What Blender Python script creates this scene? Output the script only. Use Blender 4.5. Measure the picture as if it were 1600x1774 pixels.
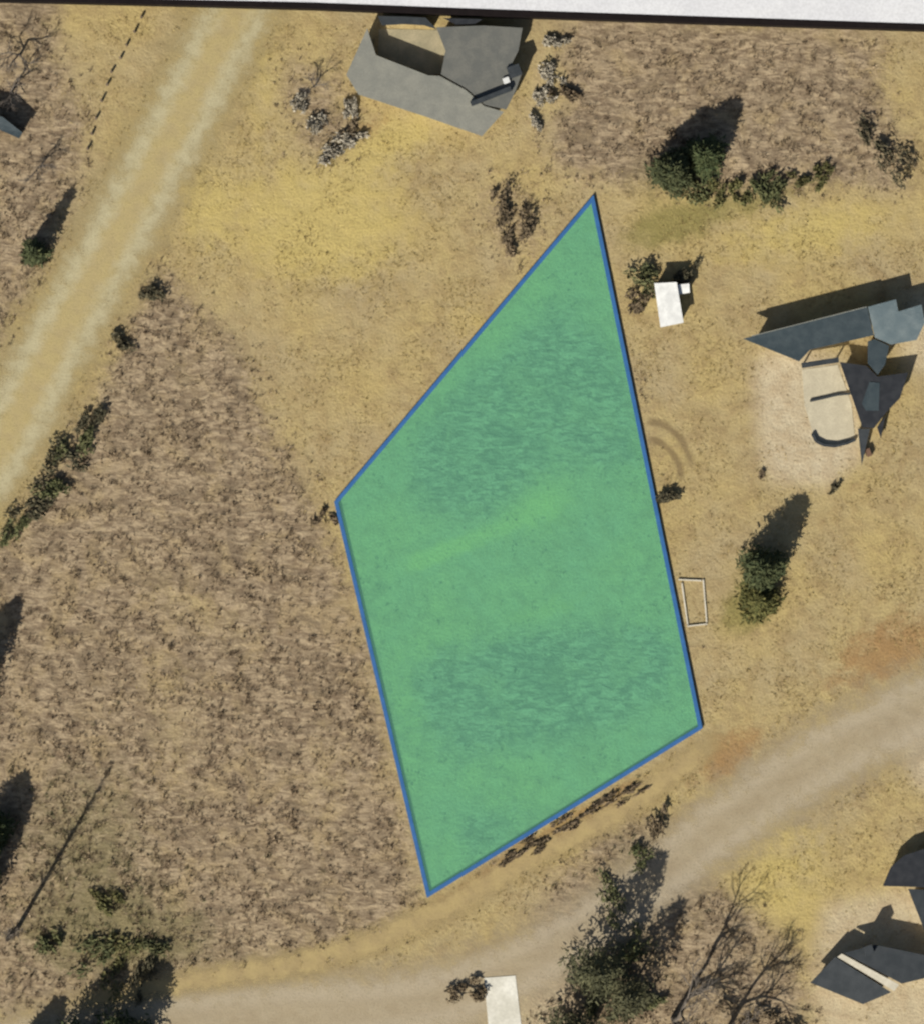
import bpy, math, random
import numpy as np
from mathutils import Vector, Matrix

for o in list(bpy.data.objects): bpy.data.objects.remove(o)
scene = bpy.context.scene
C = scene.collection
S = 0.05                                   # metres per photograph unit
def W(px, py): return ((px-800)*S, (887-py)*S)

# ------------------------------------------------------------------ camera
cam = bpy.data.cameras.new('camera'); camo = bpy.data.objects.new('camera', cam); C.objects.link(camo)
H = 600.0
camo.location = (0, 0, H); camo.rotation_euler = (0, 0, 0)
cam.sensor_fit = 'VERTICAL'; cam.sensor_height = 24
cam.lens = 24*H/(1774*S); cam.clip_start = 1; cam.clip_end = 3000
cam.dof.use_dof = True; cam.dof.focus_distance = 150; cam.dof.aperture_fstop = 2.8     # focus a little off, soft like the photograph
scene.camera = camo
# ------------------------------------------------------------------ sky, sun, exposure
EL = math.radians(42); SH = Vector((0.50, 0.866)).normalized()      # shadows run this way over the ground
w = bpy.data.worlds.new('World'); scene.world = w; w.use_nodes = True
nt = w.node_tree; bg = nt.nodes['Background']
sky = nt.nodes.new('ShaderNodeTexSky'); sky.sky_type = 'NISHITA'; sky.sun_disc = False
sky.sun_elevation = EL; sky.sun_rotation = math.atan2(-SH.x, -SH.y) % (2*math.pi)
sky.dust_density = 1.5
nt.links.new(sky.outputs[0], bg.inputs[0]); bg.inputs[1].default_value = 0.055
sd = bpy.data.lights.new('sun', 'SUN'); sd.energy = 4.6; sd.angle = math.radians(0.6); sd.color = (1, 0.95, 0.85)
so = bpy.data.objects.new('sun', sd); C.objects.link(so)
so.rotation_euler = Vector((SH.x*math.cos(EL), SH.y*math.cos(EL), -math.sin(EL))).to_track_quat('-Z', 'Y').to_euler()
so.location = (-60, -100, 120)
vs = scene.view_settings; vs.view_transform = 'Standard'; vs.look = 'None'; vs.gamma = 1; vs.exposure = 0.55
vs.use_curve_mapping = False

# ------------------------------------------------------------------ helpers
RNG = np.random.default_rng(7); random.seed(7)
def link(o, parent=None):
    C.objects.link(o)
    if parent: o.parent = parent
    return o
def tag(o, label=None, cat=None, group=None, kind=None):
    if label: o['label'] = label
    if cat: o['category'] = cat
    if group: o['group'] = group
    if kind: o['kind'] = kind
    return o
def empty(name, loc, label, cat, group=None):
    o = bpy.data.objects.new(name, None); o.location = loc; o.empty_display_size = .3
    C.objects.link(o); return tag(o, label, cat, group)
class MB:
    def __init__(s): s.v = []; s.f = []
    def add(s, vs, fs):
        n = len(s.v); s.v += [tuple(v) for v in vs]; s.f += [tuple(i+n for i in f) for f in fs]; return s
    def prism(s, pts, zb):
        """pts (x,y,ztop) ccw or cw; zb bottom: number or list"""
        n = len(pts); a = sum(pts[i][0]*pts[(i+1)%n][1]-pts[(i+1)%n][0]*pts[i][1] for i in range(n))
        zb = list(zb) if hasattr(zb, '__len__') else [zb]*n
        if a < 0: pts = pts[::-1]; zb = zb[::-1]
        V = [tuple(p) for p in pts]+[(p[0], p[1], z) for p, z in zip(pts, zb)]
        F = [tuple(range(n)), tuple(range(2*n-1, n-1, -1))]
        F += [(i+n, (i+1)%n+n, (i+1)%n, i) for i in range(n)]
        return s.add(V, F)
    def box(s, x0, x1, y0, y1, z0, z1):
        return s.prism([(x0,y0,z1),(x1,y0,z1),(x1,y1,z1),(x0,y1,z1)], z0)
    def tube(s, p0, p1, r0, r1, k=5):
        p0 = Vector(p0); p1 = Vector(p1); d = (p1-p0)
        if d.length < 1e-5: return s
        q = d.to_track_quat('Z', 'Y'); V = []
        for p, r in ((p0, r0), (p1, r1)):
            for i in range(k):
                a = 2*math.pi*i/k; V.append(p+q@Vector((r*math.cos(a), r*math.sin(a), 0)))
        F = [(i, (i+1)%k, (i+1)%k+k, i+k) for i in range(k)]+[tuple(range(k-1, -1, -1)), tuple(range(k, 2*k))]
        return s.add(V, F)
    def mesh(s, name, mat, smooth=False):
        m = bpy.data.meshes.new(name); m.from_pydata(s.v, [], s.f); m.update()
        if mat: m.materials.append(mat)
        if smooth:
            for p in m.polygons: p.use_smooth = True
        return m
    def obj(s, name, mat, parent=None, origin=(0,0,0), smooth=False):
        ox, oy, oz = origin
        s.v = [(x-ox, y-oy, z-oz) for x, y, z in s.v]
        return link(bpy.data.objects.new(name, s.mesh(name, mat, smooth)), parent)
def raw_mesh(name, V, F, cols, mat):
    """V (n,3), F (m,3) or (m,4) arrays, cols (n,4) or None"""
    m = bpy.data.meshes.new(name); k = F.shape[1]
    m.vertices.add(len(V)); m.vertices.foreach_set('co', np.asarray(V, np.float32).ravel())
    m.loops.add(F.size); m.loops.foreach_set('vertex_index', F.astype(np.int32).ravel())
    m.polygons.add(len(F)); m.polygons.foreach_set('loop_start', np.arange(0, F.size, k, dtype=np.int32))
    if cols is not None:
        for nm, c in cols.items():
            at = m.attributes.new(nm, 'FLOAT_COLOR', 'POINT'); at.data.foreach_set('color', np.asarray(c, np.float32).ravel())
    m.update(); m.validate(); m.materials.append(mat); return m

# ------------------------------------------------------------------ node helpers
class N:
    def __init__(s, name, rough=.9, spec=.2):
        s.m = bpy.data.materials.new(name); s.m.use_nodes = True; s.t = s.m.node_tree
        s.b = s.t.nodes['Principled BSDF']; s.b.inputs['Roughness'].default_value = rough
        s.b.inputs['Specular IOR Level'].default_value = spec
        s.pos = s.new('ShaderNodeNewGeometry').outputs['Position']
    def new(s, k): return s.t.nodes.new(k)
    def l(s, a, b): s.t.links.new(a, b)
    def put(s, sock, v):
        if hasattr(v, 'is_output') or isinstance(v, bpy.types.NodeSocket): s.l(v, sock)
        else: sock.default_value = v
    def noise(s, scale, detail=4, rough=.55, vec=None, dist=0):
        n = s.new('ShaderNodeTexNoise'); n.inputs['Scale'].default_value = scale
        n.inputs['Detail'].default_value = detail; n.inputs['Roughness'].default_value = rough
        n.inputs['Distortion'].default_value = dist
        s.l(vec or s.pos, n.inputs['Vector']); return n.outputs['Fac']
    def mapping(s, rotz, sc):
        n = s.new('ShaderNodeMapping'); n.inputs['Rotation'].default_value = (0, 0, rotz); n.inputs['Scale'].default_value = sc
        s.l(s.pos, n.inputs['Vector']); return n.outputs[0]
    def ramp(s, f, a, b, lo=0., hi=1.):
        n = s.new('ShaderNodeMapRange'); n.interpolation_type = 'SMOOTHSTEP'
        s.put(n.inputs[0], f)
        for i, v in enumerate((a, b, lo, hi)): n.inputs[i+1].default_value = v
        return n.outputs[0]
    def math(s, op, a, b=0.):
        n = s.new('ShaderNodeMath'); n.operation = op; s.put(n.inputs[0], a); s.put(n.inputs[1], b); return n.outputs[0]
    def mix(s, f, a, b, mode='MIX'):
        n = s.new('ShaderNodeMix'); n.data_type = 'RGBA'; n.blend_type = mode
        s.put(n.inputs[0], f)
        for i, v in ((6, a), (7, b)):
            if isinstance(v, tuple): n.inputs[i].default_value = v if len(v) == 4 else v+(1,)
            else: s.l(v, n.inputs[i])
        return n.outputs[2]
    def attr(s, nm):
        n = s.new('ShaderNodeAttribute'); n.attribute_name = nm; return n
    def sep(s, c):
        n = s.new('ShaderNodeSeparateColor'); s.l(c, n.inputs[0]); return n.outputs
    def color(s, c):
        if isinstance(c, tuple): s.b.inputs['Base Color'].default_value = c+(1,)
        else: s.l(c, s.b.inputs['Base Color'])
    def bump(s, h, dist, strength=1.):
        n = s.new('ShaderNodeBump'); n.inputs['Distance'].default_value = dist; n.inputs['Strength'].default_value = strength
        s.l(h, n.inputs['Height']); s.l(n.outputs[0], s.b.inputs['Normal'])
def worn(name, col, col2, scale=2., rough=.7, bump=.01, spec=.3, seam=None):
    n = N(name, rough, spec)
    f = n.ramp(n.noise(scale, 5), .35, .68); c = n.mix(f, col, col2)
    c = n.mix(n.ramp(n.noise(scale*9, 3), .3, .75, .0, .35), c, tuple(x*.6 for x in col))
    n.color(c)
    h = n.noise(scale*12, 3)
    if seam:
        wv = n.new('ShaderNodeTexWave'); wv.bands_direction = 'X'; wv.inputs['Scale'].default_value = seam[1]
        n.l(n.mapping(seam[0], (1, 1, 1)), wv.inputs['Vector'])
        h = n.math('ADD', n.ramp(wv.outputs['Fac'], .8, 1.), n.math('MULTIPLY', h, .3))
    n.bump(h, bump)
    return n.m
def leafy(name, rough=.85):
    n = N(name, rough, .15)
    a = n.attr('Col').outputs['Color']
    oi = n.new('ShaderNodeObjectInfo')
    c = n.mix(n.math('MULTIPLY', oi.outputs['Random'], .35), a, (.06, .05, .03))
    n.color(c); return n.m

# ------------------------------------------------------------------ land cover masks (what grows or lies where)
STEP = 5; X0, X1, Y0, Y1 = -160, 1760, -160, 1940
gx = np.arange(X0, X1+1, STEP); gy = np.arange(Y0, Y1+1, STEP); GX, GY = np.meshgrid(gx, gy)
def inpoly(poly, x, y):
    r = np.zeros(x.shape, bool); n = len(poly)
    for i in range(n):
        x1, y1 = poly[i]; x2, y2 = poly[(i+1) % n]
        if y1 == y2: continue
        c = ((y1 > y) != (y2 > y)) & (x < (x2-x1)*(y-y1)/(y2-y1)+x1); r ^= c
    return r
def blur(a, px):
    k = max(1, int(px/STEP)); ker = np.ones(2*k+1)/(2*k+1)
    for _ in range(2):
        p = np.pad(a, k, mode='edge')
        p = np.apply_along_axis(lambda r: np.convolve(r, ker, 'valid'), 0, p)
        a = np.apply_along_axis(lambda r: np.convolve(r, ker, 'valid'), 1, p)
    return a
def area(polys, soft):
    m = np.zeros(GX.shape)
    for p in polys:
        a = p[1] if isinstance(p, tuple) else 1.; q = p[0] if isinstance(p, tuple) else p
        m = np.maximum(m, inpoly(q, GX, GY)*a)
    return blur(m, soft)
def blob(cx, cy, rx, ry, ang=0, a=1.):
    t = math.radians(ang); dx = GX-cx; dy = GY-cy
    u = (dx*math.cos(t)-dy*math.sin(t))/rx; v = (dx*math.sin(t)+dy*math.cos(t))/ry
    return a*np.exp(-(u*u+v*v))
PARCEL = [(1025, 345), (583, 870), (742, 1550), (1212, 1260)]
scrub = area([
    [(283,440),(330,520),(420,600),(470,730),(560,900),(640,1120),(690,1350),(735,1540),(700,1610),(480,1660),(300,1700),(0,1760),(-160,1800),(-160,1000),(10,930),(60,860),(150,730),(200,600)],
    [(960,20),(1520,40),(1540,200),(1600,330),(1420,320),(1280,335),(1120,320),(1000,310),(930,270),(985,150)],
    [(-160,-160),(150,-160),(90,60),(150,200),(140,300),(70,480),(-20,620),(-160,760)],
    ([(1020,1440),(1120,1400),(1190,1500),(1300,1570),(1390,1650),(1400,1900),(900,1900),(930,1560)], .9),
    ([(470,110),(560,90),(640,220),(600,280),(530,290)], .75),
    ([(820,300),(930,330),(960,420),(890,470),(830,400)], .65),
    ([(700,760),(960,520),(1080,600),(1120,830),(960,800),(860,900),(720,900)], 1.),
    ([(900,1090),(1160,1080),(1190,1180),(1100,1250),(900,1300),(760,1330),(700,1150)], 1.),
    ([(780,1420),(930,1380),(900,1440),(800,1500)], 1.),
], 34)
scrub = np.clip(scrub - blob(300,1250,60,150,10,.4)-blob(340,1050,120,40,-30,.4)-blob(560,1350,60,90,0,.3)-blob(310,640,40,30,0,.3)-blob(1170,640,1,1), 0, 1)
pale = area([
    ([(1300,610),(1390,600),(1480,640),(1500,790),(1430,850),(1320,830),(1310,740)], 1.),
    ([(1545,1255),(1760,1180),(1760,1420),(1580,1360)], 1.),
    ([(1420,1560),(1530,1540),(1760,1530),(1760,1940),(1450,1940),(1400,1720)], .8),
    ([(1540,500),(1760,480),(1760,640),(1560,650)], .8),
    ([(320,1745),(700,1690),(980,1640),(1000,1720),(960,1940),(200,1940)], .65),
    ([(640,180),(840,245),(905,215),(930,90),(965,60),(960,160),(900,250),(850,260)], .6),
], 22)
green = np.clip(blob(1160,390,110,45,20,.9)+blob(1290,1060,70,40,30,.9)+blob(1120,300,60,60,0,.5)+blob(150,1450,150,170,0,.7)+
    blob(220,1630,200,80,0,.85)+blob(1100,1500,80,90,30,.5)+blob(1330,345,120,30,15,.6)+blob(180,680,60,90,-30,.35)+blob(1300,1000,50,60,0,.5), 0, 1)
yellow = np.clip(blob(560,390,190,130,0,1.)+blob(700,230,120,50,20,.7)+blob(460,130,60,120,0,.6)+blob(1400,400,230,70,10,.8)+blob(1350,1520,130,170,0,.75)+
    blob(770,955,110,22,22,1.)+blob(930,880,80,50,20,.8)+blob(940,1060,120,30,20,.6)+blob(820,560,60,60,0,.5)+
    blob(960,1440,130,20,32,.9)+blob(350,350,60,100,0,.5), 0, 1)
soil = np.clip(blob(1540,1130,140,60,25,.75)+blob(1260,1310,90,40,35,.85)+blob(1400,100,150,70,0,.5)+blob(640,220,50,25,20,.6)+blob(930,1465,230,22,32,1.)+
    blob(1480,900,120,200,10,.3)+blob(520,1600,200,30,10,.35), 0, 1)
def sample(mask, px, py):
    i = np.clip(((np.asarray(py)-Y0)/STEP).astype(int), 0, mask.shape[0]-1)
    j = np.clip(((np.asarray(px)-X0)/STEP).astype(int), 0, mask.shape[1]-1)
    return mask[i, j]

# ------------------------------------------------------------------ ground
def ground_material():
    n = N('ground_dry_grass', .95, .1)
    m1 = n.sep(n.attr('cover').outputs['Color']); m2 = n.sep(n.attr('tone').outputs['Color'])
    big = n.noise(.13, 4); mid = n.noise(.7, 5); fine = n.noise(4.5, 4, .65); grit = n.noise(14, 3, .6)
    rows = n.noise(1., 4, .65, n.mapping(math.radians(33), (.8, 2.2, 1)), .9)
    wob = n.math('ADD', n.math('MULTIPLY', n.math('SUBTRACT', mid, .5), .9), n.math('MULTIPLY', n.math('SUBTRACT', fine, .5), .55))
    g = n.mix(n.ramp(big, .3, .7), (.33,.256,.108), (.29,.232,.128))
    g = n.mix(n.ramp(mid, .4, .72, 0, .55), g, (.235,.17,.078))
    g = n.mix(n.ramp(n.noise(.33, 5, .65, None, 1.2), .48, .7, 0, .6), g, (.21,.152,.075))
    g = n.mix(n.ramp(n.math('ADD', m2[0], wob), .3, .9, 0, .75), g, (.39,.31,.105))
    g = n.mix(n.ramp(n.math('ADD', m2[1], wob), .3, .8, 0, .8), g, (.235,.135,.055))
    g = n.mix(n.ramp(n.math('ADD', m1[2], wob), .3, .9, 0, .75), g, (.15,.135,.04))
    sc = n.mix(n.ramp(rows, .34, .66), (.135,.098,.064), (.32,.25,.16))
    patch = n.noise(.28, 5, .6, None, .6)
    sc = n.mix(n.ramp(patch, .48, .68, 0, .7), sc, (.28,.212,.115))
    sc = n.mix(n.ramp(n.noise(.45, 5, .65, None, 1.), .47, .66, 0, .62), sc, (.105,.078,.052))
    sc = n.mix(n.ramp(n.math('ADD', m1[2], wob), .25, .9, 0, .65), sc, (.12,.11,.048))
    f = n.ramp(n.math('ADD', m1[0], wob), .1, .95)
    c = n.mix(f, g, sc)
    gr = n.mix(n.ramp(mid, .3, .7), (.42,.36,.25), (.35,.28,.18))
    c = n.mix(n.ramp(n.math('ADD', m1[1], n.math('MULTIPLY', wob, .5)), .1, 1., 0, .9), c, gr)
    c = n.mix(n.ramp(fine, .42, .72, 0, .34), c, (.13,.09,.05))
    c = n.mix(n.ramp(grit, .52, .8, 0, .4), c, (.55,.43,.24))
    n.color(c)
    h = n.math('ADD', n.math('MULTIPLY', fine, .5), n.math('ADD', n.math('MULTIPLY', mid, 1.), n.math('MULTIPLY', rows, n.math('MULTIPLY', m1[0], .8))))
    n.bump(h, .22, .8)
    return n.m
def build_ground():
    xs = np.concatenate([[-2200,-800,-300], (gx-800)*S, [300,800,2200]]); ys = np.concatenate([[2200,800,300], (887-gy)*S, [-300,-800,-2200]])
    XX, YY = np.meshgrid(xs, ys); V = np.stack([XX, YY, np.zeros_like(XX)], -1).reshape(-1, 3)
    nr, nc = XX.shape; i = np.arange(nr-1)[:, None]*nc+np.arange(nc-1)[None]
    F = np.stack([i+nc, i+nc+1, i+1, i], -1).reshape(-1, 4)
    def pad(a): return np.pad(a, 3, mode='edge').ravel()
    one = np.ones(nr*nc)
    cols = {'cover': np.stack([pad(scrub), pad(pale), pad(green), one], -1), 'tone': np.stack([pad(yellow), pad(soil), 0*one, one], -1)}
    o = link(bpy.data.objects.new('ground', raw_mesh('ground', V, F, cols, ground_material())))
    tag(o, 'dry yellow grassland with patches of brown scrub', 'ground', kind='structure')
build_ground()

# ------------------------------------------------------------------ dirt tracks: strips with ragged edges
def smooth_line(P, n=14):
    P = [np.array(p, float) for p in P]; out = []
    Q = [2*P[0]-P[1]]+P+[2*P[-1]-P[-2]]
    for k in range(1, len(Q)-2):
        for t in np.linspace(0, 1, n, endpoint=False):
            a, b, c, d = Q[k-1:k+3]
            out.append(.5*((2*b)+(-a+c)*t+(2*a-5*b+4*c-d)*t*t+(-a+3*b-3*c+d)*t**3))
    out.append(P[-1]); return np.array(out)
def track_material(name, c1, c2, ruts, rutcol, cover=1.):
    n = N(name, .95, .1)
    u = n.sep(n.attr('across').outputs['Color'])
    d = n.math('ABSOLUTE', n.math('SUBTRACT', u[0], .5))
    mid = n.noise(.8, 5); fine = n.noise(6, 4, .65)
    c = n.mix(n.ramp(mid, .3, .7), c1, c2)
    if ruts:
        r = n.math('ABSOLUTE', n.math('SUBTRACT', d, ruts))
        c = n.mix(n.ramp(n.math('ADD', r, n.math('MULTIPLY', n.math('SUBTRACT', mid, .5), .16)), .0, .13, .7, 0), c, rutcol)
    c = n.mix(n.ramp(fine, .45, .75, 0, .4), c, tuple(x*.45 for x in c1)); n.color(c)
    n.bump(n.math('ADD', n.math('MULTIPLY', mid, .8), n.math('MULTIPLY', fine, .5)), .12, .7)
    e = n.math('ADD', d, n.math('ADD', n.math('MULTIPLY', n.math('SUBTRACT', mid, .5), .5), n.math('MULTIPLY', n.math('SUBTRACT', fine, .5), .15)))
    e = n.ramp(e, .06, .5, cover, 0); e = n.math('MULTIPLY', e, u[1])
    n.l(e, n.b.inputs['Alpha']); return n.m
def track(name, P, width, mat, label, z):
    L = smooth_line(P); T = np.gradient(L, axis=0); T /= np.linalg.norm(T, axis=1)[:, None]; Nn = np.stack([-T[:, 1], T[:, 0]], -1)
    wd = np.interp(np.linspace(0, 1, len(L)), np.linspace(0, 1, len(width)), width) if hasattr(width, '__len__') else np.full(len(L), width)
    K = 5; V = []; A = []
    for i in range(len(L)):
        for k in range(K):
            t = k/(K-1); p = L[i]+Nn[i]*(t-.5)*wd[i]; x, y = W(*p); V.append((x, y, z))
            fade = min(1, i/5., (len(L)-1-i)/5.); A.append((t, fade, 0, 1))
    F = np.array([(i*K+k, i*K+k+1, (i+1)*K+k+1, (i+1)*K+k) for i in range(len(L)-1) for k in range(K-1)])
    V = np.array(V)
    a, b, c = V[F[0][0]], V[F[0][1]], V[F[0][2]]
    if np.cross(b-a, c-b)[2] < 0: F = F[:, ::-1]
    o = link(bpy.data.objects.new(name, raw_mesh(name, V, F, {'across': np.array(A)}, mat)))
    tag(o, label, 'track', kind='structure')
TRACKS = []
mA = track_material('track_pale', (.33,.265,.135), (.37,.30,.14), .17, (.42,.385,.25), .85)
mB = track_material('track_grey', (.32,.26,.17), (.37,.31,.21), .16, (.43,.37,.27), .68)
mC = track_material('track_tan', (.39,.30,.14), (.33,.25,.125), 0, None, .75)
def T(name, P, wd, mat, label, z): TRACKS.append((smooth_line(P), np.max(wd))); track(name, P, wd, mat, label, z)
T('dirt_track', [(500,-160),(395,50),(262,300),(180,450),(95,600),(10,760),(-90,900),(-160,1010)], 230, mA, 'pale rutted dirt track running past the fence posts', .004)
T('dirt_track', [(1780,1130),(1600,1225),(1430,1310),(1250,1430),(1100,1550),(930,1660),(720,1740),(420,1765),(200,1790),(-60,1850)], [230,230,220,200,190,220,250,250,230], mB, 'greyish dirt road curving past the green parcel and the pale slab', .004)
T('dirt_track', [(1260,1265),(1090,1392),(900,1495),(760,1580),(560,1660),(330,1700),(100,1740)], [60,80,80,75,70,60], mC, 'narrow tan wheel track along the lower edge of the green parcel', .008)

mD = track_material('track_brown', (.19,.135,.07), (.22,.16,.085), 0, None, .5)
T('tyre_mark', [(1118,728),(1150,738),(1180,765),(1200,812)], 20, mD, 'long curved brown tyre mark in the grass beside the blue border', .008)
T('tyre_mark', [(1122,760),(1150,772),(1172,800),(1180,835)], 18, mD, 'short curved brown tyre mark inside the long one beside the blue border', .008)
# ------------------------------------------------------------------ materials
M = dict(
    slate=worn('roof_slate', (.022,.027,.031), (.034,.039,.043), 1.2, .7, .012, .25, (math.radians(-15), 2.2)),
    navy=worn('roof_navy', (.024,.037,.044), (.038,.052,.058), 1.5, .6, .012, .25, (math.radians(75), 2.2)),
    bluegrey=worn('roof_bluegrey', (.085,.115,.125), (.125,.155,.16), 1.0, .5, .012, .3, (math.radians(75), 2.2)),
    black=worn('roof_black', (.016,.018,.022), (.026,.028,.032), 1.6, .75, .012, .2, (math.radians(30), 2.2)),
    ltgrey=worn('roof_light_grey', (.165,.165,.142), (.20,.197,.165), .9, .85, .01, .2),
    mdgrey=worn('roof_mid_grey', (.095,.097,.088), (.125,.123,.107), .9, .85, .01, .2),
    white=worn('white_paint', (.50,.50,.48), (.64,.64,.61), 1.1, .6, .004),
    cream=worn('cream_render', (.55,.50,.40), (.62,.57,.47), 1.5, .85, .006),
    wood=worn('weathered_wood', (.10,.075,.05), (.16,.12,.085), 3, .9, .01),
    door=worn('door_brown', (.11,.06,.035), (.15,.085,.05), 3, .6, .004),
    paving=worn('paving_pale', (.42,.385,.30), (.50,.46,.37), .9, .9, .01),
    conc=worn('concrete_white', (.46,.44,.37), (.60,.58,.51), .45, .9, .01),
    gravelpave=worn('paving_gravel', (.36,.32,.23), (.42,.375,.27), .9, .95, .02),
    court=worn('courtyard_earth', (.22,.195,.125), (.29,.25,.16), .8, .95, .02),
    blue=worn('blue_paint', (.018,.085,.22), (.024,.10,.26), 1.2, .6, .004),
    inkblack=worn('black_board', (.006,.004,.004), (.009,.006,.006), 2, .8, .002, .1),
    panel=worn('pale_board', (.50,.50,.51), (.54,.54,.545), .5, .8, .002, .1),
    brick=worn('brick_red', (.22,.075,.05), (.28,.10,.07), 3, .9, .006),
    bark=worn('bark', (.075,.058,.045), (.12,.095,.075), 4, .95, .02),
    greybark=worn('bark_grey', (.10,.085,.07), (.15,.125,.10), 4, .95, .02),
)
g = N('window_glass', .08, .5); g.color((.03,.04,.05)); M['glass'] = g.m
M['leaf'] = leafy('foliage')
# ------------------------------------------------------------------ green parcel sheet in its blue frame
def offset_poly(P, d):
    """P ccw world points; positive d outward"""
    n = len(P); L = []
    for i in range(n):
        a = Vector(P[i]); b = Vector(P[(i+1) % n]); t = (b-a).normalized(); nn = Vector((t.y, -t.x))
        L.append((a+nn*d, t))
    out = []
    for i in range(n):
        (p, r), (q, s) = L[i-1], L[i]; cr = r.x*s.y-r.y*s.x; k = ((q-p).x*s.y-(q-p).y*s.x)/cr; out.append(p+r*k)
    return out
def sheet_material():
    m = bpy.data.materials.new('green_film'); m.use_nodes = True; t = m.node_tree; t.nodes.clear()
    out = t.nodes.new('ShaderNodeOutputMaterial'); mx = t.nodes.new('ShaderNodeMixShader'); tr = t.nodes.new('ShaderNodeBsdfTransparent'); df = t.nodes.new('ShaderNodeBsdfDiffuse')
    tr.inputs[0].default_value = (.55,.99,.84,1); df.inputs[0].default_value = (.19,.52,.38,1); mx.inputs[0].default_value = .22
    t.links.new(tr.outputs[0], mx.inputs[1]); t.links.new(df.outputs[0], mx.inputs[2]); t.links.new(mx.outputs[0], out.inputs[0]); return m
def build_parcel():
    P = [W(*p) for p in PARCEL]
    a = sum(P[i][0]*P[(i+1)%4][1]-P[(i+1)%4][0]*P[i][1] for i in range(4))
    if a < 0: P = P[::-1]
    c = (sum(p[0] for p in P)/4, sum(p[1] for p in P)/4, 0)
    e = empty('parcel_overlay', c, 'translucent green four-sided parcel sheet with thin blue border on the dry grass', 'parcel')
    o, i_ = offset_poly(P, .17), offset_poly(P, -.17)
    for k in range(4):
        j = (k+1) % 4
        MB().prism([(o[k].x,o[k].y,.36),(o[j].x,o[j].y,.36),(i_[j].x,i_[j].y,.36),(i_[k].x,i_[k].y,.36)], -.02).obj('border', M['blue'], e, c)
    s = MB(); q = offset_poly(P, -.165); s.add([(v.x, v.y, .33) for v in q], [(0, 1, 2, 3)])
    s.obj('sheet', sheet_material(), e, c)
build_parcel()

# ------------------------------------------------------------------ black line and pale margin that close the land off
def build_margin():
    up = [(-400,-22),(0,-4),(300,3),(540,8),(800,18),(1060,27),(1330,36),(1600,45),(2000,58)]
    th = [10,9,9,10.5,11,11,11,10.5,10.5]
    e = empty('map_margin', (0, W(0, 20)[1], 0), 'white margin strip with a thick black edge line beside the grey-roofed house', 'margin')
    c = tuple(e.location)
    a = [W(*p) for p in up]; b = [W(p[0], p[1]+t) for p, t in zip(up, th)]
    MB().prism([(x,y,2.62) for x, y in a]+[(x,y,2.62) for x, y in b[::-1]], -.02).obj('edge_line', M['inkblack'], e, c)
    n = [W(2000,-200), W(-400,-200)]
    MB().prism([(x,y,2.6) for x, y in a]+[(x,y,2.6) for x, y in n], -.02).obj('panel', M['panel'], e, c)
build_margin()

# ------------------------------------------------------------------ buildings
KEEP = []            # footprints where nothing grows
class House:
    def __init__(s, name, label, cat, px):
        x, y = W(*px); s.c = (x, y, 0); s.e = empty(name, s.c, label, cat)
    def block(s, pts, roofmat, wallmat='cream', over=.35, thick=.16, name='roof', wall=True, label=None):
        """pts: (px,py,z of roof top). Roof slab follows the outline, walls stand inset under it."""
        P = [W(p[0], p[1])+(p[2],) for p in pts]
        n = len(P); a = sum(P[i][0]*P[(i+1)%n][1]-P[(i+1)%n][0]*P[i][1] for i in range(n))
        if a < 0: P = P[::-1]
        KEEP.append([(p[0], p[1]) for p in pts])
        r = MB().prism(P, [p[2]-thick for p in P]).obj(name, M[roofmat], s.e, s.c)
        if label: r['label'] = label
        if wall:
            q = offset_poly([p[:2] for p in P], -over)
            MB().prism([(v.x, v.y, p[2]-thick-.004) for v, p in zip(q, P)], -.05).obj('wall', M[wallmat], s.e, s.c)
            return r, [(v.x, v.y) for v in q]
        return r, None
    def opening(s, q, k, t, width, z0, z1, kind):
        """a door or window on wall edge k of outline q at fraction t"""
        a = Vector(q[k]); b = Vector(q[(k+1) % len(q)]); d = (b-a).normalized(); nn = Vector((d.y, -d.x)); p = a+(b-a)*t
        def slab(w_, za, zb, out0, out1, nm, mat, par):
            pts = [p+d*sx*w_/2+nn*o for sx, o in ((-1,out0),(1,out0),(1,out1),(-1,out1))]
            return MB().prism([(v.x, v.y, zb) for v in pts], za).obj(nm, M[mat], par, s.c)
        if kind == 'window':
            f = slab(width, z0, z1, -.03, .05, 'window', 'white', s.e); slab(width-.16, z0+.08, z1-.08, .0, .056, 'pane', 'glass', f)
            slab(width+.1, z0-.06, z0-.004, -.03, .10, 'sill', 'white', f)
        else:
            f = slab(width, z0, z1, -.03, .05, 'door', 'door', s.e); slab(.06, (z0+z1)/2, (z0+z1)/2+.14, .05, .11, 'handle', 'white', f)
    def bar(s, a, b, width, z0, z1, name, mat):
        A = Vector(W(*a)); B = Vector(W(*b)); d = (B-A).normalized(); nn = Vector((-d.y, d.x))*width/2
        pts = [A-nn, B-nn, B+nn, A+nn]
        return MB().prism([(v.x, v.y, z1) for v in pts], z0).obj(name, M[mat], s.e, s.c)
    def box(s, px, w_, d_, z0, z1, name, mat, ang=0):
        x, y = W(*px); t = math.radians(ang); pts = []
        for sx, sy in ((-1,-1),(1,-1),(1,1),(-1,1)):
            u, v = sx*w_/2, sy*d_/2; pts.append((x+u*math.cos(t)-v*math.sin(t), y+u*math.sin(t)+v*math.cos(t), z1))
        return MB().prism(pts, z0).obj(name, M[mat], s.e, s.c)

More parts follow.
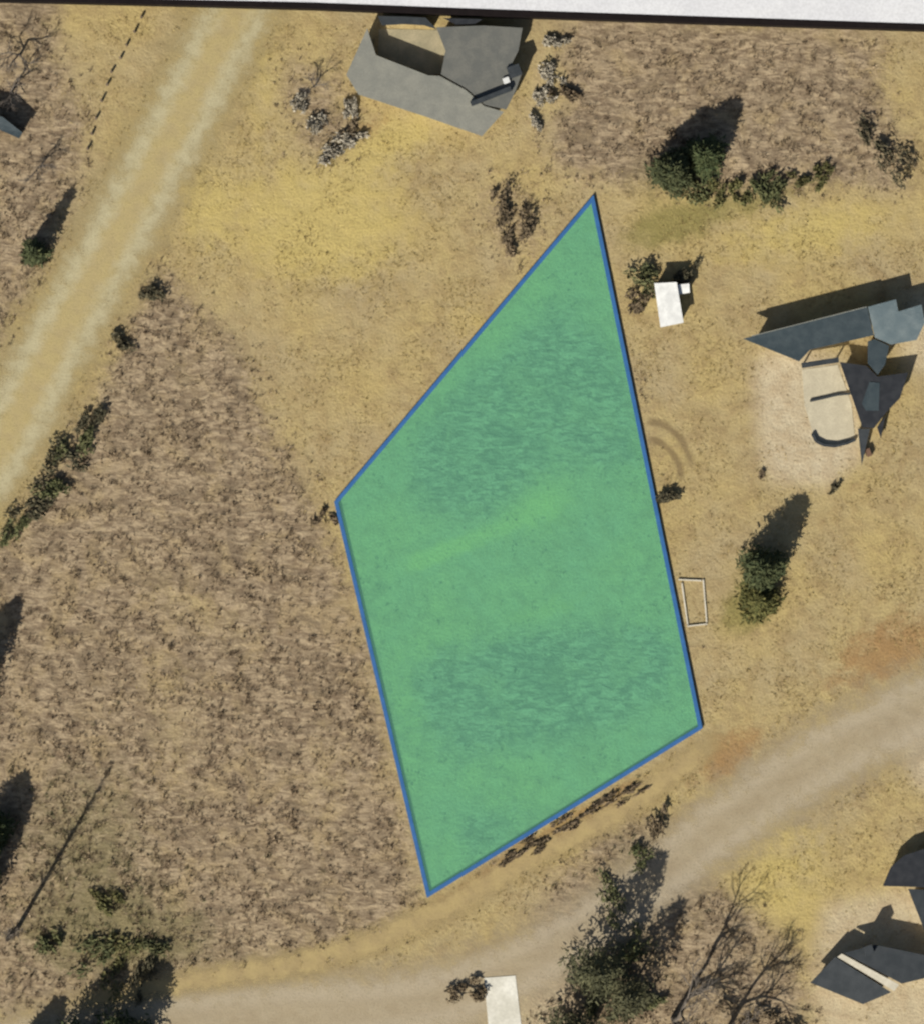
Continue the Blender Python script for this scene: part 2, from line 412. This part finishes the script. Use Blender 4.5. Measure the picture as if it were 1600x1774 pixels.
# dark house by the pale yard (right)
h = House('dark_roofed_house', 'long dark slate-roofed house with annex, standing by the pale terrace', 'house', (1460,600))
_, q = h.block([(1284,588,2.5),(1498,533,2.5),(1510,582,2.3),(1400,607,2.3),(1381,627,2.3)], 'navy')
for k, t, kind in ((0,.5,'window'),(2,.3,'door'),(2,.7,'window'),(4,.3,'window'),(4,.6,'window')):
    h.opening(q, k, t, 1.0, .02 if kind == 'door' else .8, 1.95, kind)
h.bar((1299,583.5), (1497,533), .07, 2.45, 2.54, 'roof_edge', 'ltgrey')
_, q = h.block([(1499.5,533,2.45),(1548,520,2.45),(1552,541,2.4),(1592,529,2.35),(1598,560,2.3),(1584,590,2.2),(1540,598,2.2),(1512,586,2.2)], 'bluegrey', label='blue-grey metal roof')
h.opening(q, 3, .5, 1.2, .8, 1.8, 'window')
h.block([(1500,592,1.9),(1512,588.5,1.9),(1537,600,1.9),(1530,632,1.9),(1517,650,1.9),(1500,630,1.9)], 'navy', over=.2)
_, q = h.block([(1452,628,1.7),(1497,634,1.7),(1517,653,1.7),(1570,646,1.7),(1556,690,1.7),(1532,715,1.7),(1511,742,1.7),(1491,741,1.7),(1476,697,1.7)], 'black', over=.3)
h.opening(q, 2, .5, 1.0, .6, 1.3, 'window'); h.opening(q, 7, .4, .8, .02, 1.5, 'door')
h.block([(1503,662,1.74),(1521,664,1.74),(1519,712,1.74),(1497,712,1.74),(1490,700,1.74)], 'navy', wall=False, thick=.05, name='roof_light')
h.block([(1484,743,1.0),(1505,743,1.0),(1497,778,.9),(1491,806,.8)], 'slate', over=.08, thick=.08, name='low_dark_wedge')  # low dark wedge sloping down away from the annex
h.block([(1517,740,1.0),(1531,722,1.0),(1524,760,.8)], 'black', over=.06, thick=.08, name='low_dark_wedge')  # smaller low dark wedge next to it
h.bar((1386,634), (1450,624), .45, 1.6, 1.72, 'canopy', 'slate')
for p in ((1389,633.5),(1446,624.6)): h.box(p, .12, .12, -.03, 1.6, 'post', 'wood')
h.box((1503,784), .4, .7, -.03, .6, 'woodbox', 'door', 20)
# terrace with low walls
def slab(name, poly, z, mat, label, cat, kind='structure'):
    MBx = MB().prism([W(*p)+(z,) for p in poly], -.05); o = MBx.obj(name, M[mat]); tag(o, label, cat, kind=kind); KEEP.append(poly); return o
slab('terrace', [(1388,640),(1450,632),(1474,700),(1480,760),(1440,774),(1410,762),(1392,700)], .05, 'gravelpave', 'pale paved terrace beside the dark house', 'terrace')
def low_wall(pts, width, hgt, mat, name, label, cat):
    L = [W(*p) for p in pts]; x, y = L[0]; e = empty(name, (x, y, 0), label, cat)
    for i in range(len(L)-1):
        A = Vector(L[i]); B = Vector(L[i+1]); d = (B-A).normalized(); nn = Vector((-d.y, d.x))*width/2; A = A+d*.003; B = B-d*.003
        MB().prism([(v.x, v.y, hgt) for v in (A-nn, B-nn, B+nn, A+nn)], -.03).obj('wall_section', M[mat], e, (x, y, 0))
    return e
low_wall([(1406,752),(1412,764),(1425,771),(1445,773),(1466,768),(1480,762)], .22, .45, 'slate', 'terrace_wall', 'low dark curved wall closing the outer end of the terrace', 'wall')
low_wall([(1402,695),(1425,690),(1450,684),(1472,682)], .16, .3, 'slate', 'terrace_wall', 'low dark straight wall crossing the middle of the terrace', 'wall')

# grey-roofed house by the black line (top)
h = House('grey_roofed_house', 'large angular grey flat-roofed house against the black edge line', 'house', (760,130))
_, q = h.block([(637,52,2.0),(652,98,2.0),(742,133,2.0),(762,134,2.0),(806,158,2.05),(838,186,2.05),(872,196,2.05),(834,238,2.05),(740,205,2.05),(622,166,2.0),(601,132,2.0)], 'ltgrey', label='light grey flat roof')
for k, t in ((0,.4),(1,.4),(2,.5),(2,.85)): h.opening(q, k, t, 1.0, .7, 1.6, 'window')
h.opening(q, 1, .75, 1.0, .02, 1.75, 'door')
_, q = h.block([(756,50,2.0),(836,47,2.0),(904,51,2.0),(897,90,2.0),(886,112,2.0),(904,126,2.0),(892,160,2.0),(876,192,2.0),(839,184,2.0),(808,156,2.0),(764,131,2.0),(772,90,2.0)], 'mdgrey', label='mid grey flat roof')
h.opening(q, 6, .5, 1.2, .8, 1.6, 'window')
h.block([(655,30,1.6),(700,31,1.6),(738,33,1.6),(757,53,1.6),(735,46,1.6),(700,44,1.6),(662,46,1.6)], 'slate', over=.1)  # dark roof piece standing in for shade along the courtyard's north side
h.block([(768,34,2.0),(835,36,2.0),(822,44,2.0),(790,45,2.0)], 'black', over=.1)  # black roof piece, its colour likewise standing in for shade
h.box((876,142), .55, .5, 1.9, 2.3, 'skylight', 'white', 20)
h.bar((815,183), (884,156), .4, 1.9, 2.6, 'shadow_bar', 'slate')  # dark bar added to make the shadow streak across the mid grey roof
h.box((890,126), 1.1, 1.0, 1.9, 2.35, 'roof_box', 'slate', 20)
slab('courtyard', [(657,50),(762,52),(776,92),(768,128),(746,130),(655,95)], .04, 'court', 'pale courtyard enclosed by the grey-roofed house', 'courtyard')

# dark house at the pale yard (bottom right)
h = House('black_roofed_house', 'black-roofed house with a white strip between its two roof planes', 'house', (1500,1690))
_, q = h.block([(1401,1700,1.9),(1443,1655,2.2),(1540,1716,2.2),(1492,1737,1.9)], 'slate')
h.opening(q, 0, .5, 1.0, .6, 1.5, 'window'); h.opening(q, 3, .5, .9, .02, 1.6, 'door')
h.block([(1447,1655,2.15),(1455,1649.5,2.15),(1554,1703,2.15),(1545,1714,2.15)], 'paving', wall=False, name='roof_strip', thick=.3)
_, q = h.block([(1458,1648,2.3),(1512,1634,2.3),(1610,1654,2.3),(1700,1668,2.3),(1600,1691,2.3),(1558,1701,2.3)], 'slate')
h.opening(q, 3, .3, 1.0, .6, 1.5, 'window'); h.opening(q, 3, .6, 1.0, .6, 1.5, 'window')
h.box((1500,1642), .8, .8, 2.0, 3.4, 'chimney', 'slate', 20)
h = House('black_roofed_shed', 'black-roofed outbuilding with a slanting side, on the pale yard', 'shed', (1600,1510))
_, q = h.block([(1526,1533,1.8),(1540,1500,1.8),(1563,1480,1.8),(1610,1465,1.8),(1700,1455,1.8),(1700,1540,1.8),(1564,1534,1.8)], 'black')
h.opening(q, 0, .5, 1.0, .6, 1.4, 'window')
h.block([(1570,1538,1.7),(1660,1543,1.7),(1650,1640,1.7),(1604,1625,1.7)], 'slate')

# white shed
h = House('white_shed', 'small white-roofed shed between two dark bushes', 'shed', (1160,530))
_, q = h.block([(1131,492,2.0),(1170,490,2.0),(1182,560,1.8),(1142,568,1.8)], 'white', 'white', over=.15, thick=.08)
h.opening(q, 0, .5, .9, .02, 1.6, 'door'); h.opening(q, 1, .5, .8, .8, 1.5, 'window')
h.block([(1172,494,1.5),(1192,492,1.5),(1193,508,1.4),(1174,511,1.4)], 'white', 'white', over=.1, thick=.06)
# small dark shed at the left
h = House('dark_shed', 'small navy-roofed shed among the bare scrub', 'shed', (0,215))
_, q = h.block([(-60,190,2.2),(8,205,2.2),(42,232,2.0),(36,242,2.0),(0,226,2.0),(-70,212,2.0)], 'navy', 'wood', over=.15, thick=.08)
h.opening(q, 0, .5, .9, .02, 1.7, 'door')
slab('concrete_slab', [(838,1694),(892,1690),(905,1800),(848,1810)], .06, 'conc', 'white concrete slab at the side of the dirt road', 'slab')
# pale timber frame near the parcel
h = House('raised_bed_frame', 'pale rectangular timber frame lying on the grass beside the blue border', 'frame', (1195,1040))
for a, b, nm in (((1174,1004),(1214,1006),'rail'),((1217,1004),(1223,1078),'rail'),((1180,1010),(1190,1082),'rail'),((1189,1085),(1224,1081),'rail')):
    h.bar(a, b, .13, -.02, .18, nm, 'paving')

# ------------------------------------------------------------------ plants
def leaf_cloud(pts, size, cols, rng, flat=.5, aspect=1.8):
    """random little quads at pts (n,3)"""
    n = len(pts); d = rng.normal(size=(n, 3)); d[:, 2] *= flat; d /= np.linalg.norm(d, axis=1)[:, None]
    r = rng.normal(size=(n, 3)); s = np.cross(d, r); s /= np.linalg.norm(s, axis=1)[:, None]
    L = (size*(.6+.8*rng.random(n)))[:, None]; d = d*L; s = s*L/aspect
    V = np.stack([pts-s*.5, pts+s*.5, pts+d+s*.25, pts+d-s*.25], 1).reshape(-1, 3)
    F = np.arange(4*n).reshape(-1, 4); c = np.repeat(cols, 4, 0); return V, F, {'Col': np.concatenate([c, np.ones((4*n, 1))], 1)}
def tint(n, a, b, rng, v=.35):
    t = rng.random((n, 1)); c = np.array(a)*(1-t)+np.array(b)*t; return c*(1-v/2+v*rng.random((n, 1)))
def conifer_mesh(seed, hgt, rad, n, ca, cb, prof=.85):
    r = np.random.default_rng(seed); z = r.random(n)**(.6+prof); lob = 1+.22*np.sin(z*38+r.random()*6)
    ang = r.random(n)*2*np.pi; az = np.round(ang/(2*np.pi)*9+z*4)/9*2*np.pi+r.normal(0, .2, n)
    az = np.where(r.random(n) < .6, az, ang)
    rr = rad*(1-z)**prof*lob*np.sqrt(.08+.92*r.random(n)); rr *= 1+.18*np.sin(az*3+seed)
    P = np.stack([rr*np.cos(az), rr*np.sin(az), .05*hgt+z*hgt*.95-.12*rr], 1)
    return raw_mesh('crown', *leaf_cloud(P, .38*np.ones(n), tint(n, ca, cb, r), r, .35, 2.6), M['leaf'])
def conifer(px, hgt, rad, seed, label, group=None, ca=(.035,.05,.022), cb=(.075,.085,.035), n=2600, name='conifer_tree', prof=.85):
    x, y = W(*px); e = empty(name, (x, y, 0), label, 'tree', group)
    MB().tube((0,0,-.1), (0,0,hgt*.93), .05+hgt*.014, .02, 7).obj('trunk', M['bark'], e)
    link(bpy.data.objects.new('crown', conifer_mesh(seed, hgt, rad, n, ca, cb, prof)), e); return e
def bush_mesh(seed, rx, hgt, n, ca, cb, size=.2):
    r = np.random.default_rng(seed); k = 7
    cs = np.stack([r.normal(0, .6, k)*rx, r.normal(0, .6, k)*rx, hgt*(.35+.35*r.random(k))], 1); rd = rx*(.32+.35*r.random(k))
    i = r.integers(0, k, n); d = r.normal(size=(n, 3)); d /= np.linalg.norm(d, axis=1)[:, None]
    P = cs[i]+d*(rd[i]*r.random(n)**.4)[:, None]*np.array([1, 1, .7*hgt/max(rx, .3)]); P[:, 2] = np.abs(P[:, 2])
    return raw_mesh('foliage', *leaf_cloud(P, size*np.ones(n), tint(n, ca, cb, r), r, .8), M['leaf'])
def stems(mb, r, n, rx, hgt):
    for _ in range(n):
        a = r.random()*6.28; l = rx*.6*r.random(); mb.tube((0,0,-.05), (l*math.cos(a), l*math.sin(a), hgt*(.5+.3*r.random())), .035, .012, 4)
TONES = dict(green=((.055,.066,.028),(.12,.12,.052)), brown=((.105,.078,.05),(.20,.15,.09)), grey=((.20,.175,.13),(.42,.38,.30)),
             olive=((.075,.08,.03),(.15,.135,.05)), dark=((.045,.045,.027),(.10,.085,.05)))
ORD = 'first second third fourth fifth sixth seventh eighth ninth tenth eleventh twelfth'.split()
SEED = [100]
def shrub(px, rx, hgt, tone, label, group=None, n=420, name='shrub', rot=None):
    SEED[0] += 1; r = np.random.default_rng(SEED[0]); x, y = W(*px); e = empty(name, (x, y, 0), label, 'shrub', group)
    e.rotation_euler = (0, 0, r.random()*6.28 if rot is None else rot)
    fo = link(bpy.data.objects.new('foliage', bush_mesh(SEED[0], rx, hgt, n, *TONES[tone], size=.2+.04*rx)), e); fo.scale = (1.15+.5*r.random(), .75+.25*r.random(), 1) if rot is None else (2.2, .7, 1)
    m = MB(); stems(m, r, 5, rx, hgt); m.obj('stem', M['bark'], e); return e
def bare_tree(px, hgt, seed, label, spread=.5, depth=5, slender=False, mat='greybark', lean=(0, 0)):
    r = random.Random(seed); x, y = W(*px); e = empty('bare_tree', (x, y, 0), label, 'tree'); tr = MB(); br = MB()
    r0 = hgt*(.013 if slender else .026)
    if slender:
        top = Vector((lean[0], lean[1], hgt)); tr.tube((0,0,-.1), top*.5, r0*1.2, r0*.8, 6); tr.tube(top*.5, top, r0*.8, .03, 6)
        for i in range(70):
            t = .22+.75*r.random(); p = top*t; a = r.random()*6.28; l = hgt*.11*(1.15-t)*(.6+.8*r.random())
            q_ = p+Vector((math.cos(a)*l*.6, math.sin(a)*l*.6, l)); br.tube(p, q_, .045, .02, 4)
            for _ in range(3):
                s_ = p.lerp(q_, .3+.6*r.random()); br.tube(s_, s_+Vector((r.uniform(-.5,.5), r.uniform(-.5,.5), r.uniform(.2,.8)))*l*.5, .02, .01, 3)
    else:
        def grow(p, d, l, rad, k, mb):
            q_ = p+d*l; mid = p+d*l*.5+Vector((r.uniform(-1,1), r.uniform(-1,1), 0))*l*.05
            mb.tube(p, mid, rad, rad*.85, 5 if k > 2 else 4); mb.tube(mid, q_, rad*.85, rad*.68, 5 if k > 2 else 4)
            if k == 0: return
            for i in range(3 if k > 1 else 4):
                v = Vector((r.gauss(0,1), r.gauss(0,1), r.gauss(0,.6))).normalized()
                nd = (d+v*spread*1.3).normalized(); nd.z = max(nd.z, .05); grow(q_ if i < 2 else mid, nd.normalized(), l*r.uniform(.6,.85), rad*.62, k-1, br)
        grow(Vector((0,0,-.1)), Vector((lean[0], lean[1], 1)).normalized(), hgt*.3, r0, depth, tr)
    tr.obj('trunk', M[mat], e); br.obj('branches', M[mat], e); return e

conifer((1163,300), 5.6, 1.9, 11, 'broad dark evergreen tree standing in the brown scrub behind the white shed', n=3600, prof=.4)
conifer((1218,272), 5.0, 1.8, 12, 'dark evergreen with a pointed shadow joined to the broad evergreen in the scrub', n=3000, prof=.4)
conifer((1318,985), 6.4, 1.9, 13, 'dark evergreen tree between the terrace and the raised timber frame', n=3400, prof=.42)
conifer((1312,1040), 3.6, 1.9, 14, 'low olive evergreen beside the dark evergreen near the timber frame', ca=(.06,.065,.022), cb=(.13,.12,.04), n=2200)
conifer((62,440), 5.8, 1.0, 15, 'narrow dark evergreen beside the rutted track, across from the scrub triangle', n=1800)
# evergreens standing at the limits of the land
for (p, hh, rr, sd, lb) in (((130,1815),7.5,2.3,21,'tall dark evergreen south of the narrow tan track, the bigger of a pair'),((60,1815),4.2,1.5,22,'smaller dark evergreen south of the narrow tan track, beside the bigger one'),
        ((-45,1175),7.0,2.1,23,'dark evergreen at the outer side of the scrub, north of the slender bare tree'),((-40,1530),8.4,2.2,24,'tall dark evergreen close to the slender bare tree'),
        ((-12,1440),5.0,1.8,25,'short dark evergreen behind the tall one near the slender bare tree')):
    conifer(p, hh, rr, sd, lb, n=3000, prof=.5)
conifer((215,1800), 6.6, 2.6, 26, 'broad dark evergreen beside the dirt road, next to the pair of evergreens', n=3400, prof=.45)
conifer((1030,1680), 10.5, 2.8, 31, 'tall thin-crowned evergreen in the scrub beside the dirt road', n=2000, prof=.5, ca=(.05,.055,.03), cb=(.10,.10,.05))
conifer((985,1790), 8.5, 2.6, 32, 'thin-crowned evergreen in the scrub beside the white concrete slab', n=1800, prof=.5, ca=(.05,.055,.03), cb=(.10,.10,.05))
conifer((1085,1725), 8.5, 2.4, 33, 'thin-crowned evergreen closest to the large leafless tree', n=1500, prof=.5, ca=(.05,.055,.03), cb=(.10,.10,.05))
bare_tree((1165,1765), 11.0, 5, 'large leafless tree with spreading branches in the scrub by the black-roofed house', .55, 5)
bare_tree((1255,1790), 9.5, 9, 'smaller leafless tree nearest the black-roofed house', .5, 5)
bare_tree((32,1606), 15.0, 6, 'tall slender bare tree throwing a long straight shadow over the scrub', slender=True)
bare_tree((35,95), 5.0, 7, 'leafless spreading tree in the scrub between the navy shed and the edge line', .6, 4)
bare_tree((20,160), 4.5, 17, 'leafless tree close behind the navy-roofed shed', .6, 4)
bare_tree((70,290), 4.0, 27, 'small leafless tree in front of the navy-roofed shed', .6, 4)
bare_tree((545,150), 3.6, 37, 'pale leafless small tree left of the grey-roofed house', .6, 4)

hg = 'green shrubs of the ragged hedge below the broad evergreen'
for i, (p, a, b) in enumerate((((1200,328),.9,.9),((1240,338),.8,.8),((1275,335),.8,.8),((1315,325),1.1,1.2),((1345,318),.9,1.),((1385,310),.7,.7),((1420,303),.6,.6))):
    shrub(p, a, b, 'olive' if a < .9 else 'green', ORD[i]+' shrub of the ragged hedge, counted from the broad evergreen', hg)
shrub((1515,258), 1.3, 1.4, 'dark', 'lone dark brown shrub at the outer end of the ragged hedge', n=600)
shrub((1158,862), .6, .9, 'dark', 'small dark shrub touching the blue border of the parcel')
shrub((1112,484), 1.0, 1.2, 'green', 'dark green shrub between the parcel tip and the white shed')
shrub((1182,478), .8, 1.1, 'dark', 'dark shrub behind the white shed')
shrub((1112,520), .8, .6, 'brown', 'low brown shrub beside the white shed wall')
shrub((1443,845), .28, .4, 'dark', 'tiny dark shrub alone on the grass by the terrace', n=140)
shrub((1318,822), .25, .4, 'brown', 'tiny brown shrub at the edge of the pale yard', n=140)
shrub((876,366), 1.1, 1.0, 'brown', 'spreading brown shrub above the upper blue border')
shrub((905,392), .9, 1.0, 'brown', 'rounded brown shrub next to the upper blue border')
shrub((880,425), .6, .6, 'brown', 'small brown shrub below the spreading brown shrub')
shrub((985,165), .8, .6, 'brown', 'brown shrub where the top scrub begins')
for i, (p, a) in enumerate((((957,70),.6),((950,128),.9),((940,165),.6),((928,215),.5))):
    shrub(p, a, .7, 'grey', ORD[i]+' pale dry shrub beside the grey-roofed house, counted from the black edge line', 'pale dry shrubs beside the grey-roofed house')
for i, (p, a) in enumerate((((520,175),.7),((610,190),.5),((560,215),1.),((590,240),.8),((575,268),.6))):
    shrub(p, a, .7, 'grey', ORD[i]+' pale dry shrub below the pale leafless tree, counted from that tree', 'pale dry shrubs below the pale leafless tree')
shrub((603,228), .7, .6, 'brown', 'brown shrub among the pale dry shrubs')
for i, (p, a, hh) in enumerate((((262,505),.7,.9),((215,600),.9,.8),((168,722),.9,1.1),((135,765),1.1,1.2),((112,800),1.,1.),((92,842),1.1,1.2),((60,872),1.,1.),((28,925),1.1,1.1))):
    shrub(p, a, hh, 'green' if a > 1 else 'dark', ORD[i]+' dark shrub along the pale track, counted from the pointed tip of the scrub', 'shrubs lining the pale track')
for i, (p, a, hh, tn) in enumerate((((90,1640),1.,.9,'green'),((150,1655),1.3,1.,'green'),((180,1560),.9,.7,'olive'),((215,1665),1.2,1.,'olive'),((250,1690),1.1,1.,'dark'),((275,1640),.9,.8,'green'))):
    shrub(p, a, hh, tn, ORD[i]+' low shrub of the thicket, counted from the slender bare tree', 'thicket shrubs near the slender bare tree')
for i, (p, a) in enumerate((((578,900),.25),((560,886),.35),((545,905),.3))):
    shrub(p, a, .35, 'brown', ORD[i]+' tiny brown shrub counted outward from the side corner of the parcel', 'tiny shrubs at the parcel corner', n=120)
for i, (p, a) in enumerate((((890,1480),.5),((925,1462),.6),((985,1425),.5),((1040,1392),.55),((1085,1375),.6))):
    shrub(p, a, .3, 'brown', ORD[i]+' low brown shrub along the lower blue border, counted from its pointed corner', 'low shrubs along the lower blue border', n=260, rot=math.radians(31))
shrub((803,1716), 1., .8, 'brown', 'brown shrub beside the white concrete slab')
for i, (p, a) in enumerate((((1030,1740),1.2),((1120,1730),1.),((1090,1650),1.1),((1060,1560),1.2),((1110,1480),1.),((1140,1430),.8))):
    shrub(p, a, 1., 'green' if p[0] < 1130 else 'brown', ORD[i]+' rough shrub near the thin-crowned evergreens, counted from the concrete slab', 'rough shrubs near the thin-crowned evergreens', n=380)
shrub((1330,1760), 1.2, 1., 'brown', 'rough brown shrub between the leafless trees and the black-roofed house')

# fence posts
pm = MB().tube((0,0,-.1), (0,0,1.15), .10, .085, 7); pm = pm.mesh('post', M['wood'])
for i, p in enumerate(((246,30),(234,55),(222,78),(210,100),(193,124),(184,147),(178,175),(168,205),(160,232),(152,258))):
    x, y = W(*p); o = link(bpy.data.objects.new('fence_post', pm)); o.location = (x+random.uniform(-.1,.1), y, 0); o.rotation_euler = (random.uniform(-.08,.08), random.uniform(-.08,.08), 0)
    o.scale = (1.25, 1.25, random.uniform(.45, .7))
    tag(o, ORD[i]+' weathered fence post beside the rutted track, counted from the black edge line', 'post', 'fence posts beside the rutted track')

# ------------------------------------------------------------------ ground cover that nobody could count
def on_track(px, py):
    r = np.zeros(px.shape, bool)
    for L, wd in TRACKS:
        for a, b in zip(L[:-1:3], L[1::3]):
            r |= (px-a[0])**2+(py-a[1])**2 < (wd*.30)**2
    return r
def tufts(name, n, blades, lo, hi, width, dens, ca, cb, label, cat, lean=.6, only_parcel=False, seed=1):
    r = np.random.default_rng(seed); px = r.uniform(-60, 1660, n*4); py = r.uniform(25, 1840, n*4)
    d = dens(px, py); keep = r.random(len(px)) < d
    inp = inpoly(PARCEL, px, py); keep &= (inp if only_parcel else ~inp)
    if not only_parcel:
        for i in range(4):
            a = np.array(PARCEL[i]); b = np.array(PARCEL[(i+1) % 4]); t = np.clip(((px-a[0])*(b-a)[0]+(py-a[1])*(b-a)[1])/((b-a)@(b-a)), 0, 1)
            keep &= np.hypot(px-a[0]-t*(b-a)[0], py-a[1]-t*(b-a)[1]) > 12
    keep &= ~on_track(px, py)
    keep &= py > 8+.032*px+14
    for k in KEEP: keep &= ~inpoly(k, px, py)
    px = px[keep][:n]; py = py[keep][:n]; n = len(px)
    B = np.stack([(px-800)*S, (887-py)*S, np.full(n, -.02)], 1)
    base = tint(n, ca, cb, r, .5); sc = lo+(hi-lo)*r.random(n)**1.5
    B = np.repeat(B, blades, 0); m = len(B); sc = np.repeat(sc, blades); col = np.repeat(base, blades, 0)*(.75+.5*r.random((m, 1)))
    B[:, :2] += r.normal(0, 1, (m, 2))*(sc*.3)[:, None]
    a = r.random(m)*2*np.pi; le = np.abs(r.normal(0, lean, m)); ln = sc*(.6+.5*r.random(m))
    D = np.stack([np.cos(a)*np.sin(le), np.sin(a)*np.sin(le), np.abs(np.cos(le))+.1], 1)*ln[:, None]
    t = r.random(m)*2*np.pi; s = np.stack([np.cos(t), np.sin(t), 0*t], 1)*(width*(.6+.8*r.random(m)))[:, None]
    V = np.stack([B-s, B+s, B+D], 1).reshape(-1, 3); F = np.arange(3*m).reshape(-1, 3)
    cc = np.repeat(col, 3, 0); cc = np.concatenate([cc, np.ones((len(cc), 1))], 1)
    o = link(bpy.data.objects.new(name, raw_mesh(name, V, F, {'Col': cc}, M['stuff']))); tag(o, label, cat, kind='stuff')
n_ = N('dry_stems', .9, .15); n_.color(n_.attr('Col').outputs['Color']); M['stuff'] = n_.m
_wr = np.random.default_rng(5)
WAVES = [(2*np.pi/_wr.uniform(15, 60), math.radians(57)+_wr.normal(0, .6), _wr.random()*6.28) for _ in range(36)]
def rows(px, py):
    v = sum(np.sin(k*(px*-math.cos(a)+py*math.sin(a))+ph) for k, a, ph in WAVES)/len(WAVES)**.5
    return np.clip(.5+.42*v, .06, 1)
WAVE2 = [(2*np.pi/_wr.uniform(40, 260), _wr.random()*6.28, _wr.random()*6.28) for _ in range(30)]
def patchy(px, py):
    v = sum(np.sin(k*(px*math.cos(a)+py*math.sin(a))+ph) for k, a, ph in WAVE2)/len(WAVE2)**.5
    return np.clip(.42+.55*v, .04, 1)
tufts('scrub', 24000, 10, .15, .5, .035, lambda x, y: np.clip(1.15*sample(scrub, x, y)-.06, 0, 1)*rows(x, y)*(.35+.65*patchy(y, x)), (.14,.10,.062), (.35,.27,.175), 'brown dry scrub covering the rough land', 'scrub', .7)
tufts('thicket_growth', 3500, 12, .2, .6, .04, lambda x, y: np.clip(1.1*np.exp(-((x-170)/190)**2-((y-1610)/130)**2)+.8*np.exp(-((x-110)/90)**2-((y-1440)/120)**2)+.8*np.exp(-((x-1080)/90)**2-((y-1560)/150)**2), 0, 1)*rows(x, y), (.06,.062,.03), (.16,.15,.075), 'dull green undergrowth around the thicket shrubs', 'undergrowth', .7, seed=9)
tufts('dry_grass', 30000, 6, .08, .24, .03, lambda x, y: np.clip(1-sample(scrub, x, y)-.8*sample(pale, x, y), .0, 1)*patchy(x, y), (.27,.20,.08), (.42,.33,.14), 'short dry yellow grass', 'grass', .8, seed=2)
tufts('covered_grass', 9000, 8, .06, .27, .03, lambda x, y: rows(x, y)*patchy(x, y), (.12,.085,.042), (.36,.27,.13), 'dry grass under the green parcel sheet', 'grass', .8, True, seed=3)
